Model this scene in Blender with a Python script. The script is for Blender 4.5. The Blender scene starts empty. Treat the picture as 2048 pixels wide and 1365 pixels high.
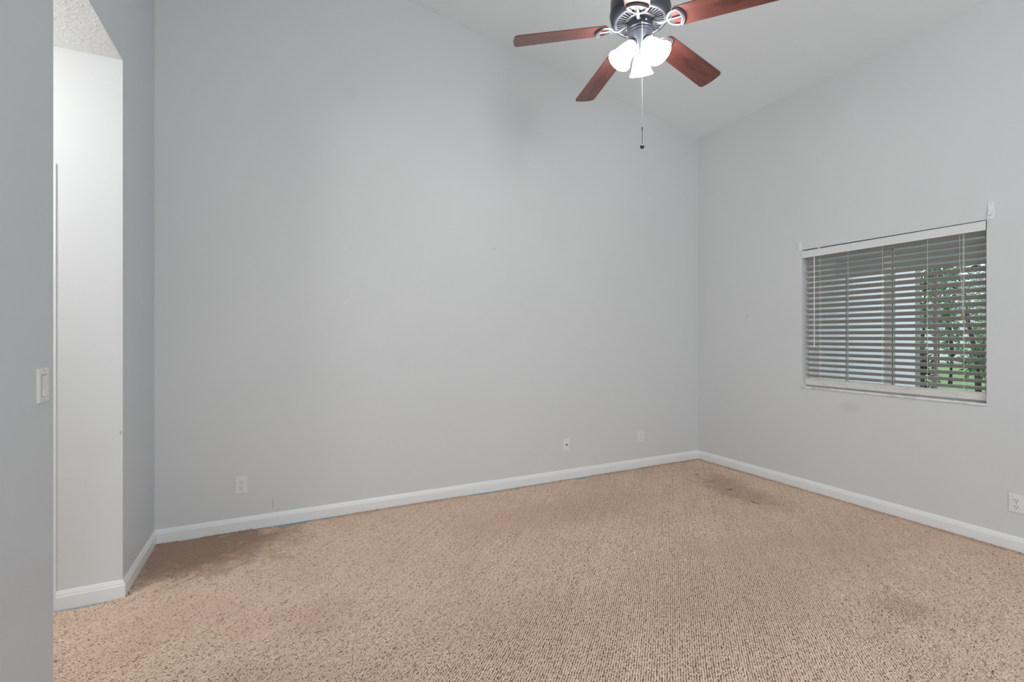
import bpy, bmesh, math, random
import numpy as np
from mathutils import Vector, Matrix

random.seed(7)
rng = np.random.default_rng(7)
PI = math.pi
C = bpy.context.scene.collection
S = bpy.context.scene

# ------------------------------------------------------------------ camera, world, light, exposure
CAM_H = 1.27
F_PX = 946.1
YAW = math.radians(26.243)
cam_d = bpy.data.cameras.new('camera')
cam_d.sensor_width = 36.0
cam_d.sensor_fit = 'HORIZONTAL'
cam_d.lens = F_PX / 2048 * 36.0
cam_d.shift_y = -9.44 / 2048
cam_d.clip_start = 0.02
cam = bpy.data.objects.new('camera', cam_d)
C.objects.link(cam)
cam.location = (0, 0, CAM_H)
cam.rotation_euler = (PI / 2, 0, -YAW)
S.camera = cam

S.view_settings.view_transform = 'Standard'
S.view_settings.look = 'None'
S.view_settings.gamma = 1.0
S.view_settings.use_curve_mapping = False
S.view_settings.exposure = -0.43
S.cycles.use_denoising = True
S.cycles.max_bounces = 9
S.cycles.diffuse_bounces = 6
S.cycles.glossy_bounces = 3
S.cycles.transmission_bounces = 4
S.cycles.transparent_max_bounces = 8
S.cycles.sample_clamp_indirect = 6.0
S.cycles.caustics_reflective = False
S.cycles.caustics_refractive = False

w = bpy.data.worlds.new('sky')
S.world = w
w.use_nodes = True
bg = w.node_tree.nodes['Background']
bg.inputs[0].default_value = (0.86, 0.92, 1.0, 1)
bg.inputs[1].default_value = 2.25


def area(name, loc, rot, sx, sy, power, col):
    d = bpy.data.lights.new(name, 'AREA')
    d.shape = 'RECTANGLE'
    d.size, d.size_y = sx, sy
    d.energy = power
    d.color = col
    o = bpy.data.objects.new(name, d)
    C.objects.link(o)
    o.location, o.rotation_euler = loc, rot
    return o


# unseen fill lights added behind the camera and the lamp of the side room
area('fill_rear_high', (1.40, -3.14, 3.02), (PI / 2, 0, 0), 1.3, 0.62, 8, (0.93, 0.97, 1.0))
area('fill_rear_low', (0.70, -3.14, 1.15), (PI / 2, 0, 0), 2.2, 2.1, 47, (0.92, 0.97, 1.0))
area('fill_left', (-0.93, -1.05, 1.18), (PI / 2, 0, -PI / 2), 2.4, 2.1, 34, (0.97, 0.98, 1.0))  # added to brighten the right wall
sd = bpy.data.lights.new('side_room_lamp', 'POINT')
sd.energy, sd.shadow_soft_size, sd.color = 57, 0.16, (1.0, 0.985, 0.965)
so_ = bpy.data.objects.new('side_room_lamp', sd)
C.objects.link(so_)
so_.location = (-1.75, 2.25, 2.36)

rd = bpy.data.lights.new('fill_rear_point', 'POINT')  # unseen fill added to brighten the room and cast the fan's shadow
rd.energy, rd.shadow_soft_size, rd.color = 58, 0.20, (0.985, 0.99, 1.0)
ro_ = bpy.data.objects.new('fill_rear_point', rd)
C.objects.link(ro_)
ro_.location = (1.55, -1.5, 2.72)

# ------------------------------------------------------------------ measures of the room
XR, YB, XL = 3.927, 3.573, -0.684        # right wall, back wall, left wall
ZC, SL = 3.340, 0.1577                   # ceiling height at the right wall, its slope
YR = -3.0                                # rear wall
YS, YN = 2.9145, 2.121                   # opening in the left wall: far and near side
ZO = 2.6206                              # side room ceiling / opening height
WY0, WY1, WZ0, WZ1 = 1.327, 2.476, 0.853, 1.992   # window opening
XS = -3.5                                # far wall of the side room


def zc(x):
    return ZC + SL * (XR - x)


# ------------------------------------------------------------------ helpers
def obj(name, bm, mat, parent=None, smooth=None, recalc=True):
    if recalc:
        bmesh.ops.recalc_face_normals(bm, faces=bm.faces)
    me = bpy.data.meshes.new(name)
    bm.to_mesh(me)
    bm.free()
    if mat is not None:
        me.materials.append(mat)
    o = bpy.data.objects.new(name, me)
    C.objects.link(o)
    if parent is not None:
        o.parent = parent
    if smooth:
        for p in me.polygons:
            p.use_smooth = True
        try:
            me.set_sharp_from_angle(angle=math.radians(smooth))
        except Exception:
            pass
    return o


def struct(name, bm, mat, parent=None, smooth=None):
    o = obj(name, bm, mat, parent, smooth)
    if parent is None:
        o['kind'] = 'structure'
    return o


def tag(o, label, cat, group=None):
    o['label'] = label
    o['category'] = cat
    if group:
        o['group'] = group
    return o


def thing(name, label, cat, loc=(0, 0, 0), rot=(0, 0, 0), group=None):
    o = bpy.data.objects.new(name, None)
    o.empty_display_size = 0.1
    C.objects.link(o)
    o.location = loc
    o.rotation_euler = rot
    return tag(o, label, cat, group)


def B():
    return bmesh.new()


def box(bm, x0, x1, y0, y1, z0, z1, bev=0.0):
    vs = [bm.verts.new((x, y, z)) for x in (x0, x1) for y in (y0, y1) for z in (z0, z1)]
    fs = [(0, 1, 3, 2), (4, 6, 7, 5), (0, 4, 5, 1), (2, 3, 7, 6), (0, 2, 6, 4), (1, 5, 7, 3)]
    faces = [bm.faces.new([vs[i] for i in f]) for f in fs]
    if bev > 0:
        es = list({e for f in faces for e in f.edges})
        bmesh.ops.bevel(bm, geom=es, offset=bev, segments=2, profile=0.6, affect='EDGES')
    return bm


def xf(bm, start, mat):
    bm.verts.ensure_lookup_table()
    for v in bm.verts[start:]:
        v.co = mat @ v.co


def prism(bm, pts, axis, a0, a1, s0=None, s1=None):
    """closed outline pts (2-tuples) extruded along axis from a0 to a1; s0/s1 shift every point's ends (mitres)"""
    def P(p, a):
        if axis == 'x':
            return (a, p[0], p[1])
        if axis == 'y':
            return (p[0], a, p[1])
        return (p[0], p[1], a)
    A = [bm.verts.new(P(p, a0 + (s0[i] if s0 else 0))) for i, p in enumerate(pts)]
    Z = [bm.verts.new(P(p, a1 + (s1[i] if s1 else 0))) for i, p in enumerate(pts)]
    n = len(pts)
    bm.faces.new(A)
    bm.faces.new(Z[::-1])
    for i in range(n):
        bm.faces.new([A[i], A[(i + 1) % n], Z[(i + 1) % n], Z[i]])
    return bm


def lathe(bm, prof, n=32, cap=True):
    """prof: (r, z) list turned about z"""
    rings = []
    for r, z in prof:
        if r < 1e-6:
            rings.append([bm.verts.new((0, 0, z))])
        else:
            rings.append([bm.verts.new((r * math.cos(2 * PI * k / n), r * math.sin(2 * PI * k / n), z)) for k in range(n)])
    for a, b in zip(rings, rings[1:]):
        for k in range(n):
            q = (k + 1) % n
            if len(a) == 1 and len(b) == 1:
                continue
            if len(a) == 1:
                bm.faces.new([a[0], b[q], b[k]])
            elif len(b) == 1:
                bm.faces.new([a[k], a[q], b[0]])
            else:
                bm.faces.new([a[k], a[q], b[q], b[k]])
    if cap:
        for r in (rings[0], rings[-1]):
            if len(r) > 1:
                try:
                    bm.faces.new(r)
                except ValueError:
                    pass
    return bm


def tube(bm, pts, ru, rv=None, n=8, closed=False, up=(0, 0, 1)):
    """sweep an ellipse (ru sideways, rv along up) along a polyline"""
    pts = [Vector(p) for p in pts]
    up = Vector(up)
    m = len(pts)
    rings = []
    for i, p in enumerate(pts):
        if closed:
            t = pts[(i + 1) % m] - pts[i - 1]
        else:
            t = pts[min(i + 1, m - 1)] - pts[max(i - 1, 0)]
        t.normalize()
        s = t.cross(up)
        if s.length < 1e-4:
            s = t.cross(Vector((1, 0, 0)))
        s.normalize()
        u = s.cross(t)
        a = ru[i] if isinstance(ru, (list, tuple)) else ru
        b = a if rv is None else (rv[i] if isinstance(rv, (list, tuple)) else rv)
        rings.append([bm.verts.new(p + s * (a * math.cos(2 * PI * k / n)) + u * (b * math.sin(2 * PI * k / n))) for k in range(n)])
    last = m if closed else m - 1
    for i in range(last):
        A, Z = rings[i], rings[(i + 1) % m]
        for k in range(n):
            q = (k + 1) % n
            bm.faces.new([A[k], A[q], Z[q], Z[k]])
    if not closed:
        bm.faces.new(rings[0])
        bm.faces.new(rings[-1][::-1])
    return bm


def sphere(bm, c, r, sz=1.0, n=12):
    bmesh.ops.create_uvsphere(bm, u_segments=n, v_segments=max(6, n // 2 + 2), radius=r, matrix=Matrix.Translation(c) @ Matrix.Diagonal((1, 1, sz, 1)))
    return bm


# ------------------------------------------------------------------ materials
def mat(name, col, rough=0.5, spec=0.5, metal=0.0):
    m = bpy.data.materials.new(name)
    m.use_nodes = True
    b = m.node_tree.nodes['Principled BSDF']
    b.inputs['Base Color'].default_value = (*col, 1)
    b.inputs['Roughness'].default_value = rough
    b.inputs['Specular IOR Level'].default_value = spec
    b.inputs['Metallic'].default_value = metal
    return m


class NT:
    def __init__(s, m):
        s.t = m.node_tree
        s.b = s.t.nodes['Principled BSDF']

    def n(s, kind, **kw):
        x = s.t.nodes.new(kind)
        for k, v in kw.items():
            setattr(x, k, v)
        return x

    def l(s, a, b):
        s.t.links.new(a, b)

    def math(s, op, a, b=None, clamp=False):
        x = s.n('ShaderNodeMath', operation=op, use_clamp=clamp)
        for i, v in enumerate((a, b)):
            if v is None:
                continue
            if isinstance(v, (int, float)):
                x.inputs[i].default_value = v
            else:
                s.l(v, x.inputs[i])
        return x.outputs[0]

    def noise(s, vec, scale, detail=2.0, rough=0.5, dist=0.0):
        x = s.n('ShaderNodeTexNoise')
        x.inputs['Scale'].default_value = scale
        x.inputs['Detail'].default_value = detail
        x.inputs['Roughness'].default_value = rough
        x.inputs['Distortion'].default_value = dist
        if vec is not None:
            s.l(vec, x.inputs['Vector'])
        return x.outputs['Fac']

    def mix(s, f, a, b):
        x = s.n('ShaderNodeMix', data_type='RGBA')
        for i, v in ((0, f), (6, a), (7, b)):
            if isinstance(v, tuple):
                x.inputs[i].default_value = (*v, 1)
            elif isinstance(v, (int, float)):
                x.inputs[i].default_value = v
            else:
                s.l(v, x.inputs[i])
        return x.outputs[2]

    def ramp(s, v, stops):
        x = s.n('ShaderNodeValToRGB')
        e = x.color_ramp.elements
        while len(e) < len(stops):
            e.new(0.5)
        for k, (p, c) in zip(e, stops):
            k.position = p
            k.color = (*c, 1) if isinstance(c, tuple) else (c, c, c, 1)
        s.l(v, x.inputs[0])
        return x.outputs[0]

    def bump(s, h, strength, dist=0.01):
        x = s.n('ShaderNodeBump')
        x.inputs['Strength'].default_value = strength
        x.inputs['Distance'].default_value = dist
        s.l(h, x.inputs['Height'])
        s.l(x.outputs[0], s.b.inputs['Normal'])

    def pos(s):
        return s.n('ShaderNodeNewGeometry').outputs['Position']

    def objc(s):
        return s.n('ShaderNodeTexCoord').outputs['Object']

    def map(s, vec, scale=(1, 1, 1), loc=(0, 0, 0), rot=(0, 0, 0)):
        x = s.n('ShaderNodeMapping')
        x.inputs['Scale'].default_value = scale
        x.inputs['Location'].default_value = loc
        x.inputs['Rotation'].default_value = rot
        s.l(vec, x.inputs['Vector'])
        return x.outputs[0]

    def near(s, vec, p, scale=(1, 1, 1)):
        """distance from a point, axes weighted"""
        k = s.map(vec, scale, tuple(-a * b for a, b in zip(p, scale)))
        x = s.n('ShaderNodeVectorMath', operation='LENGTH')
        s.l(k, x.inputs[0])
        return x.outputs['Value']


WALL = (0.672, 0.683, 0.680)


def wall_material(name, col, marks=(), rough=0.46, spec=0.24):
    m = mat(name, col, rough, spec)
    t = NT(m)
    p = t.pos()
    mott = t.noise(p, 1.3, 3)
    c = t.mix(t.ramp(mott, [(0.3, 0.0), (0.7, 1.0)]), tuple(x * 0.985 for x in col), tuple(x * 1.012 for x in col))
    for (q, r, mc, sc) in marks:
        d = t.near(p, q, sc)
        k = t.math('SUBTRACT', 1.0, t.math('DIVIDE', d, r), clamp=True)
        k = t.math('MULTIPLY', k, 1.6, clamp=True)
        c = t.mix(k, c, mc)
    t.l(c, t.b.inputs['Base Color'])
    t.bump(t.noise(p, 220, 2), 0.10, 0.002)
    return m


LT, DK = (0.80, 0.80, 0.79), (0.30, 0.30, 0.30)
one = (1, 1, 1)
M_back = wall_material('painted_back_wall', WALL, [
    ((1.595, YB, 1.998), 0.007, DK, one), ((1.625, YB, 1.997), 0.006, LT, one),
    ((1.418, YB, 1.436), 0.010, LT, one), ((1.422, YB, 1.432), 0.004, DK, one),
    ((1.837, YB, 1.444), 0.008, LT, one), ((0.426, YB, 1.901), 0.008, LT, one),
    ((0.426, YB, 1.507), 0.009, LT, one), ((2.45, YB, 1.46), 0.006, LT, one),
    ((-0.036, YB, 0.145), 0.055, (0.38, 0.39, 0.40), (22, 1, 1)),
    ((0.47, YB, 3.02), 0.06, (0.655, 0.66, 0.652), one)])
M_left = wall_material('light_tinted_left_wall', (0.620, 0.652, 0.676), [  # same paint as the other walls; cool daylight tint put into its colour
    ((XL, 3.284, 1.779), 0.014, LT, one), ((XL, 3.284, 1.463), 0.014, LT, one)])
M_right = wall_material('painted_right_wall', WALL, [
    ((XR, 2.107, 0.726), 0.05, (0.62, 0.62, 0.61), (1, 0.5, 1)), ((XR, 2.996, 1.453), 0.007, DK, one)])
M_hall = wall_material('painted_hall_wall', (0.70, 0.715, 0.72), [
    ((-0.692, YS, 0.80), 0.006, (0.45, 0.45, 0.44), (1, 1, 0.5)), ((-0.78, YS, 0.72), 0.12, (0.685, 0.70, 0.705), one)], 0.5)

M_ceil = mat('ceiling_paint', (0.872, 0.905, 0.912), 0.6, 0.3)
t = NT(M_ceil)
t.bump(t.noise(t.pos(), 90, 3), 0.15, 0.003)

M_knock = mat('knockdown_ceiling', (0.86, 0.88, 0.88), 0.7, 0.3)
t = NT(M_knock)
h = t.ramp(t.noise(t.pos(), 26, 4, 0.6, 1.2), [(0.46, 0.0), (0.58, 1.0)])
t.bump(h, 0.35, 0.004)

M_trim = mat('white_trim_paint', (0.83, 0.838, 0.835), 0.35, 0.5)
M_white = mat('white_plastic', (0.77, 0.775, 0.765), 0.35, 0.5)
M_slot = mat('dark_slot', (0.015, 0.014, 0.013), 0.6)
M_screw = mat('plate_screw', (0.55, 0.55, 0.54), 0.35, 0.5, 0.5)
M_brass = mat('cable_jack_metal', (0.20, 0.19, 0.17), 0.35, 0.5, 0.9)

M_slab = mat('bluish_concrete', (0.30, 0.34, 0.35), 0.9)
t = NT(M_slab)
t.l(t.mix(t.noise(t.pos(), 60, 3), (0.20, 0.23, 0.24), (0.42, 0.46, 0.47)), t.b.inputs['Base Color'])

# carpet yarn: tint of every loop in an attribute, a darker corner patch, stains with shapes of their own
M_carpet = mat('berber_yarn', (0.5, 0.4, 0.3), 0.95, 0.15)
t = NT(M_carpet)
at = t.n('ShaderNodeAttribute', attribute_name='yarn')
p = t.pos()
c = t.ramp(at.outputs['Fac'], [(0.0, (0.42, 0.285, 0.21)), (0.25, (0.70, 0.53, 0.405)), (0.7, (0.79, 0.61, 0.478)), (1.0, (0.87, 0.71, 0.58))])
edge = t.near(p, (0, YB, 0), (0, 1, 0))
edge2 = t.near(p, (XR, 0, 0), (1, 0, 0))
big = t.ramp(t.noise(p, 1.6, 4, 0.6, 0.6), [(0.45, 0.0), (0.72, 1.0)])
c = t.mix(t.math('MULTIPLY', big, 0.40), c, (0.60, 0.415, 0.325))
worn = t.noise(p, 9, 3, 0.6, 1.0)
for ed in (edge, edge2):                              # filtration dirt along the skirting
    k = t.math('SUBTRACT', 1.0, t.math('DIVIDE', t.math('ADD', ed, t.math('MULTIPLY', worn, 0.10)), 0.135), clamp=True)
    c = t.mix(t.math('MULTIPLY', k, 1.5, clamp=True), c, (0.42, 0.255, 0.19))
for (q, r, sc, col, amt) in [
        ((3.36, 2.62, 0), 0.34, (1.5, 0.62, 1), (0.42, 0.235, 0.18), 0.50),
        ((3.52, 2.92, 0), 0.22, (1.2, 0.9, 1), (0.44, 0.26, 0.20), 0.40),
        ((-0.45, 3.33, 0), 0.55, (0.8, 1.2, 1), (0.36, 0.235, 0.18), 0.80),  # broad darker brown patch in the corner by the hall opening
        ((0.20, 2.30, 0), 0.22, (1, 1, 1), (0.48, 0.31, 0.24), 0.22),
        ((2.62, 1.18, 0), 0.14, (1, 1, 1), (0.46, 0.30, 0.24), 0.36),
        ((3.26, 2.42, 0), 0.022, (1, 0.5, 1), (0.12, 0.08, 0.065), 0.6), ((3.36, 2.72, 0), 0.018, (0.5, 1, 1), (0.10, 0.07, 0.06), 0.8), ((3.45, 3.15, 0), 0.02, (1, 1, 1), (0.12, 0.08, 0.06), 0.8),
        ((2.5, 1.75, 0), 0.75, (0.45, 1.6, 1), (0.62, 0.43, 0.345), 0.45),
        ((1.9, 2.9, 0), 0.5, (0.4, 1.6, 1), (0.62, 0.43, 0.345), 0.40)]:
    d = t.math('ADD', t.near(p, q, sc), t.math('MULTIPLY', t.math('SUBTRACT', worn, 0.5), r * 1.3))
    k = t.math('SUBTRACT', 1.0, t.math('DIVIDE', d, r), clamp=True)
    c = t.mix(t.math('MULTIPLY', t.math('MULTIPLY', k, 1.8, clamp=True), amt), c, col)
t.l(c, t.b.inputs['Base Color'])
t.bump(t.noise(p, 900, 2), 0.35, 0.001)
t.b.inputs['Sheen Weight'].default_value = 0.0

M_jute = mat('carpet_backing', (0.16, 0.11, 0.085), 0.95, 0.1)

M_wood = mat('cherry_fan_blade', (0.25, 0.07, 0.045), 0.30, 0.75)
t = NT(M_wood)
oc = t.objc()
g = t.noise(t.map(oc, (2.2, 26, 26)), 3.0, 5, 0.6, 0.8)
g2 = t.noise(t.map(oc, (1.2, 7, 7)), 3.0, 3, 0.5, 1.2)
c = t.ramp(g, [(0.30, (0.115, 0.030, 0.026)), (0.55, (0.165, 0.050, 0.040)), (0.75, (0.23, 0.085, 0.060))])
c = t.mix(t.math('MULTIPLY', t.ramp(g2, [(0.5, 0.0), (0.68, 1.0)]), 0.7), c, (0.075, 0.021, 0.018))
t.l(c, t.b.inputs['Base Color'])

M_bronze = mat('dark_pewter_metal', (0.055, 0.055, 0.070), 0.34, 0.6, 0.35)
M_pewter = mat('brushed_pewter_metal', (0.15, 0.15, 0.165), 0.35, 0.6, 0.5)
M_chain = mat('steel_chain', (0.55, 0.55, 0.57), 0.3, 0.6, 0.8)
M_black = mat('black_lacquer', (0.012, 0.012, 0.012), 0.3, 0.6)

M_shade = bpy.data.materials.new('lit_frosted_glass')
M_shade.use_nodes = True
t = NT(M_shade)
t.b.inputs['Base Color'].default_value = (0.9, 0.9, 0.9, 1)
t.b.inputs['Roughness'].default_value = 0.3
t.b.inputs['Emission Color'].default_value = (0.965, 0.985, 0.985, 1)
t.b.inputs['Emission Strength'].default_value = 46.0
M_bulb = bpy.data.materials.new('glowing_bulb')
M_bulb.use_nodes = True
t = NT(M_bulb)
t.b.inputs['Emission Color'].default_value = (0.985, 0.985, 0.97, 1)
t.b.inputs['Emission Strength'].default_value = 132.0

M_slat = mat('blind_slat_vinyl', (0.46, 0.45, 0.43), 0.4, 0.4)
M_val = mat('blind_valance_vinyl', (0.74, 0.745, 0.735), 0.4, 0.4)
M_rail = mat('worn_blind_rail', (0.66, 0.65, 0.62), 0.6, 0.3)
t = NT(M_rail)
oc = t.pos()
g = t.noise(t.map(oc, (30, 3.5, 60)), 2.0, 5, 0.65)
c = t.ramp(g, [(0.30, (0.42, 0.36, 0.32)), (0.42, (0.74, 0.715, 0.68)), (0.7, (0.84, 0.83, 0.81))])
t.l(c, t.b.inputs['Base Color'])
M_cord = mat('blind_cord', (0.72, 0.71, 0.68), 0.8, 0.2)
M_tan = mat('tassel_tan', (0.36, 0.24, 0.15), 0.6, 0.3)
M_bead = mat('amber_bead', (0.55, 0.42, 0.25), 0.3, 0.5)
M_sill = mat('marble_sill', (0.66, 0.66, 0.65), 0.3, 0.5)
t = NT(M_sill)
c = t.ramp(t.noise(t.pos(), 7, 6, 0.65, 2.0), [(0.38, (0.62, 0.61, 0.59)), (0.48, (0.80, 0.80, 0.79)), (0.62, (0.84, 0.84, 0.83))])
t.l(c, t.b.inputs['Base Color'])
M_alu = mat('white_window_frame', (0.86, 0.86, 0.855), 0.4, 0.5)
M_gasket = mat('window_gasket', (0.03, 0.03, 0.035), 0.7)

M_glass = bpy.data.materials.new('window_glass')
M_glass.use_nodes = True
t = NT(M_glass)
nt = M_glass.node_tree
tr = t.n('ShaderNodeBsdfTransparent')
tr.inputs[0].default_value = (0.985, 0.988, 0.99, 1)
gl = t.n('ShaderNodeBsdfGlossy')
gl.inputs['Roughness'].default_value = 0.02
fr = t.n('ShaderNodeFresnel')
fr.inputs[0].default_value = 1.45
mx = t.n('ShaderNodeMixShader')
t.l(t.math('MULTIPLY', fr.outputs[0], 0.5), mx.inputs[0])
t.l(tr.outputs[0], mx.inputs[1])
t.l(gl.outputs[0], mx.inputs[2])
t.l(mx.outputs[0], nt.nodes['Material Output'].inputs['Surface'])

M_stucco = mat('white_stucco', (0.80, 0.82, 0.87), 0.9, 0.2)
t = NT(M_stucco)
t.bump(t.noise(t.pos(), 60, 3), 0.3, 0.005)
M_soffit = mat('patio_ceiling_paint', (0.60, 0.645, 0.645), 0.8, 0.2)
M_post = mat('tan_patio_post', (0.42, 0.35, 0.30), 0.6, 0.3)
M_postl = mat('pale_patio_post', (0.56, 0.53, 0.51), 0.6, 0.3)
M_greytrim = mat('grey_corner_trim', (0.28, 0.29, 0.33), 0.6, 0.3)
M_patio = mat('patio_concrete', (0.50, 0.50, 0.48), 0.9, 0.2)
t = NT(M_patio)
t.l(t.mix(t.noise(t.pos(), 4, 5), (0.42, 0.42, 0.40), (0.56, 0.56, 0.54)), t.b.inputs['Base Color'])
M_lawn = mat('lawn_green', (0.20, 0.42, 0.10), 0.9, 0.1)
t = NT(M_lawn)
t.l(t.ramp(t.noise(t.pos(), 6, 6, 0.7), [(0.35, (0.11, 0.20, 0.09)), (0.5, (0.22, 0.38, 0.17)), (0.68, (0.38, 0.52, 0.27))]), t.b.inputs['Base Color'])
M_bark = mat('dark_bark', (0.06, 0.055, 0.055), 0.9, 0.1)


def leaf_mat(name, a, b):
    m = mat(name, a, 0.45, 0.4)
    t = NT(m)
    at = t.n('ShaderNodeAttribute', attribute_name='yarn')
    t.l(t.mix(at.outputs['Fac'], a, b), t.b.inputs['Base Color'])
    return m


M_leaf = leaf_mat('leaf_mid_green', (0.045, 0.15, 0.06), (0.16, 0.36, 0.15))
M_leafd = leaf_mat('leaf_dark_green', (0.02, 0.05, 0.04), (0.08, 0.16, 0.10))
M_leafl = leaf_mat('leaf_light_green', (0.10, 0.28, 0.08), (0.35, 0.55, 0.22))
M_leafs = leaf_mat('leaf_silver_green', (0.20, 0.31, 0.27), (0.60, 0.70, 0.66))

# ------------------------------------------------------------------ the setting: walls, ceiling, floor
T = 0.13
bm = B()
prism(bm, [(XL - T, -0.05), (XR + T, -0.05), (XR + T, zc(XR + T)), (XL - T, zc(XL - T))], 'y', YB, YB + T)
wall_back = struct('wall_back', bm, M_back)

bm = B()
TR = 0.20
box(bm, XR, XR + TR, YR - T, WY0, -0.05, ZC)
box(bm, XR, XR + TR, WY1, YB, -0.05, ZC)
box(bm, XR, XR + TR, WY0, WY1, -0.05, WZ0 - 0.013)
box(bm, XR, XR + TR, WY0, WY1, WZ1, ZC)
wall_right = struct('wall_right', bm, M_right)

# left wall: end piece by the back corner, header over the opening, near piece, header over the wide added opening
bm = B()
box(bm, XL - T, XL, YS, YB, -0.05, zc(XL))
box(bm, XL - T, XL, YN, YS, ZO, zc(XL))
box(bm, XL - T, XL, 0.30, YN, -0.05, zc(XL))
box(bm, XL - T, XL, -2.4, 0.30, 2.35, zc(XL))
box(bm, XL - T, XL, YR, -2.4, -0.05, zc(XL))
wall_left = struct('wall_left', bm, M_left)
wall_left.data.materials.append(M_hall)
for f in wall_left.data.polygons:                    # the return into the hall carries the hall's paint
    if f.normal.y < -0.9 and abs(f.center.y - YS) < 1e-4 or f.normal.x < -0.9:
        f.material_index = 1

bm = B()
box(bm, XS, XL - T, YS, YS + T, -0.05, ZO + 0.1)
struct('wall_hall', bm, M_hall)

bm = B()
box(bm, XS - T, XS, 0.17, YS + T, -0.05, ZO)
box(bm, XS, XL - T, 0.17, 0.30, -0.05, ZO)
struct('wall_side_room', bm, M_hall)

bm = B()
x0, x1 = -0.45, 1.85
box(bm, XL - T, x0, YR - T, YR, -0.05, 2.4)
box(bm, XL - T, 0.75, YR - T, YR, 2.4, 3.33)
box(bm, x0, x1, YR - T, YR, 2.2, 2.4)
box(bm, x1, XR, YR - T, YR, -0.05, 2.71)
box(bm, 0.75, x1, YR - T, YR, 2.4, 2.71)
box(bm, 2.05, XR, YR - T, YR, 2.71, 3.33)
prism(bm, [(XL - T, 3.33), (XR, 3.33), (XR, zc(XR)), (XL - T, zc(XL - T))], 'y', YR - T, YR)
struct('wall_rear', bm, M_right)

bm = B()
prism(bm, [(XL - T, zc(XL - T)), (XR + TR, zc(XR + TR)), (XR + TR, zc(XR + TR) + 0.15), (XL - T, zc(XL - T) + 0.15)], 'y', YR - T, YB + T)
struct('ceiling', bm, M_ceil)
bm = B()
box(bm, XS - T, XL - T, 0.17, YS + T, ZO, ZO + 0.1)
box(bm, XL - T, XL - 0.0005, YN + 0.0005, YS, ZO - 0.0004, ZO + 0.02)
struct('ceiling_hall', bm, M_knock)

bm = B()
box(bm, XS - T, XR + TR, 0.17, YB + T, -0.12, -0.0060)
box(bm, XL - T, XR + TR, YR - T, 0.17, -0.12, -0.0060)
struct('subfloor', bm, M_slab)

# frames of unseen openings added behind the camera for the fill lights
def frame_y(name, xa, xb, za, zb, y, wd=0.05, bars=()):
    bm = B()
    box(bm, xa, xa + wd, y - 0.05, y, za, zb)
    box(bm, xb - wd, xb, y - 0.05, y, za, zb)
    box(bm, xa + wd, xb - wd, y - 0.05, y, za, za + wd)
    box(bm, xa + wd, xb - wd, y - 0.05, y, zb - wd, zb)
    for b in bars:
        box(bm, b - wd / 2, b + wd / 2, y - 0.05, y, za + wd, zb - wd)
    return struct(name, bm, M_alu)


frame_y('added_door_rear', x0, x1, 0.0, 2.2, YR - 0.02, 0.06, (0.70,))
frame_y('added_window_rear', 0.75, 2.05, 2.71, 3.33, YR - 0.02, 0.05)
bm = B()
for (ya, yb, za, zb) in ((-2.4, -2.34, 0.0, 2.35), (0.24, 0.30, 0.0, 2.35), (-2.34, 0.24, 0.0, 0.06), (-2.34, 0.24, 2.29, 2.35), (-1.08, -1.02, 0.06, 2.29)):
    box(bm, XL - 0.09, XL - 0.04, ya, yb, za, zb)
struct('added_door_left', bm, M_alu)  # unseen frame made up for the left fill light

# ------------------------------------------------------------------ carpet of yarn loops over its backing
BT = 0.0125                                 # baseboard thickness


def back_edge(x):
    """the carpet's cut edge along the back baseboard, gapping in places"""
    g = 0.0
    for c0, wd, dp in ((-0.50, 0.05, 0.010), (0.09, 0.13, 0.014), (0.30, 0.06, 0.010), (0.42, 0.05, 0.007), (1.50, 0.16, 0.012), (1.80, 0.08, 0.010), (2.02, 0.09, 0.013),
                       (2.42, 0.07, 0.018), (2.50, 0.05, 0.012), (3.05, 0.06, 0.010), (-0.10, 0.05, 0.008)):
        g = max(g, dp * math.exp(-((x - c0) / wd) ** 4))
    return YB - BT - 0.001 - 3.0 * g + 0.002 * math.sin(x * 61) * math.sin(x * 23)


def hall_edge(x):
    return YS - BT - 0.001 - 0.024 * math.exp(-((x + 0.83) / 0.09) ** 4) - 0.014 * math.exp(-((x + 1.0) / 0.04) ** 2)


PITCH = 0.0095
bm = B()
xs = list(np.linspace(XL + BT + 0.001, XR - BT - 0.001, 500))
lo = [bm.verts.new((x, YR, -0.0052)) for x in xs]
hi = [bm.verts.new((x, back_edge(x) - 0.002, -0.0052)) for x in xs]
for i in range(len(xs) - 1):
    bm.faces.new([lo[i], lo[i + 1], hi[i + 1], hi[i]])
xs2 = list(np.linspace(XS, XL + BT + 0.001, 160))
lo = [bm.verts.new((x, 0.3, -0.0052)) for x in xs2]
hi = [bm.verts.new((x, hall_edge(x) - 0.002, -0.0052)) for x in xs2]
for i in range(len(xs2) - 1):
    bm.faces.new([lo[i], lo[i + 1], hi[i + 1], hi[i]])
struct('floor_backing', bm, M_jute)

# lattice at 45 degrees to the walls
L = 6.5
n = int(L / PITCH)
ii, jj = np.meshgrid(np.arange(-n, n), np.arange(-n, n))
u = (ii.ravel() + 0.5) * PITCH
v = (jj.ravel() + 0.5) * PITCH
r2 = math.sqrt(0.5)
X = (u - v) * r2
Y = (u + v) * r2
lane = np.sin(jj.ravel() * 12.9898) * 43758.5453
lane = lane - np.floor(lane)
m = (X > -1.75) & (X < XR - BT - 0.003) & (Y > 0.5) & (Y < YB)
X, Y, lane = X[m], Y[m], lane[m]
wob = 0.0018
X = X + wob * np.sin(Y * 9.1 + 1.3 * np.sin(X * 4)) + rng.normal(0, 0.0007, X.size)
Y = Y + wob * np.sin(X * 8.3 + 1.7 * np.sin(Y * 5)) + rng.normal(0, 0.0009, Y.size)
be = np.array([back_edge(x) if x > XL + BT + 0.002 else hall_edge(x) for x in X])
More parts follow.
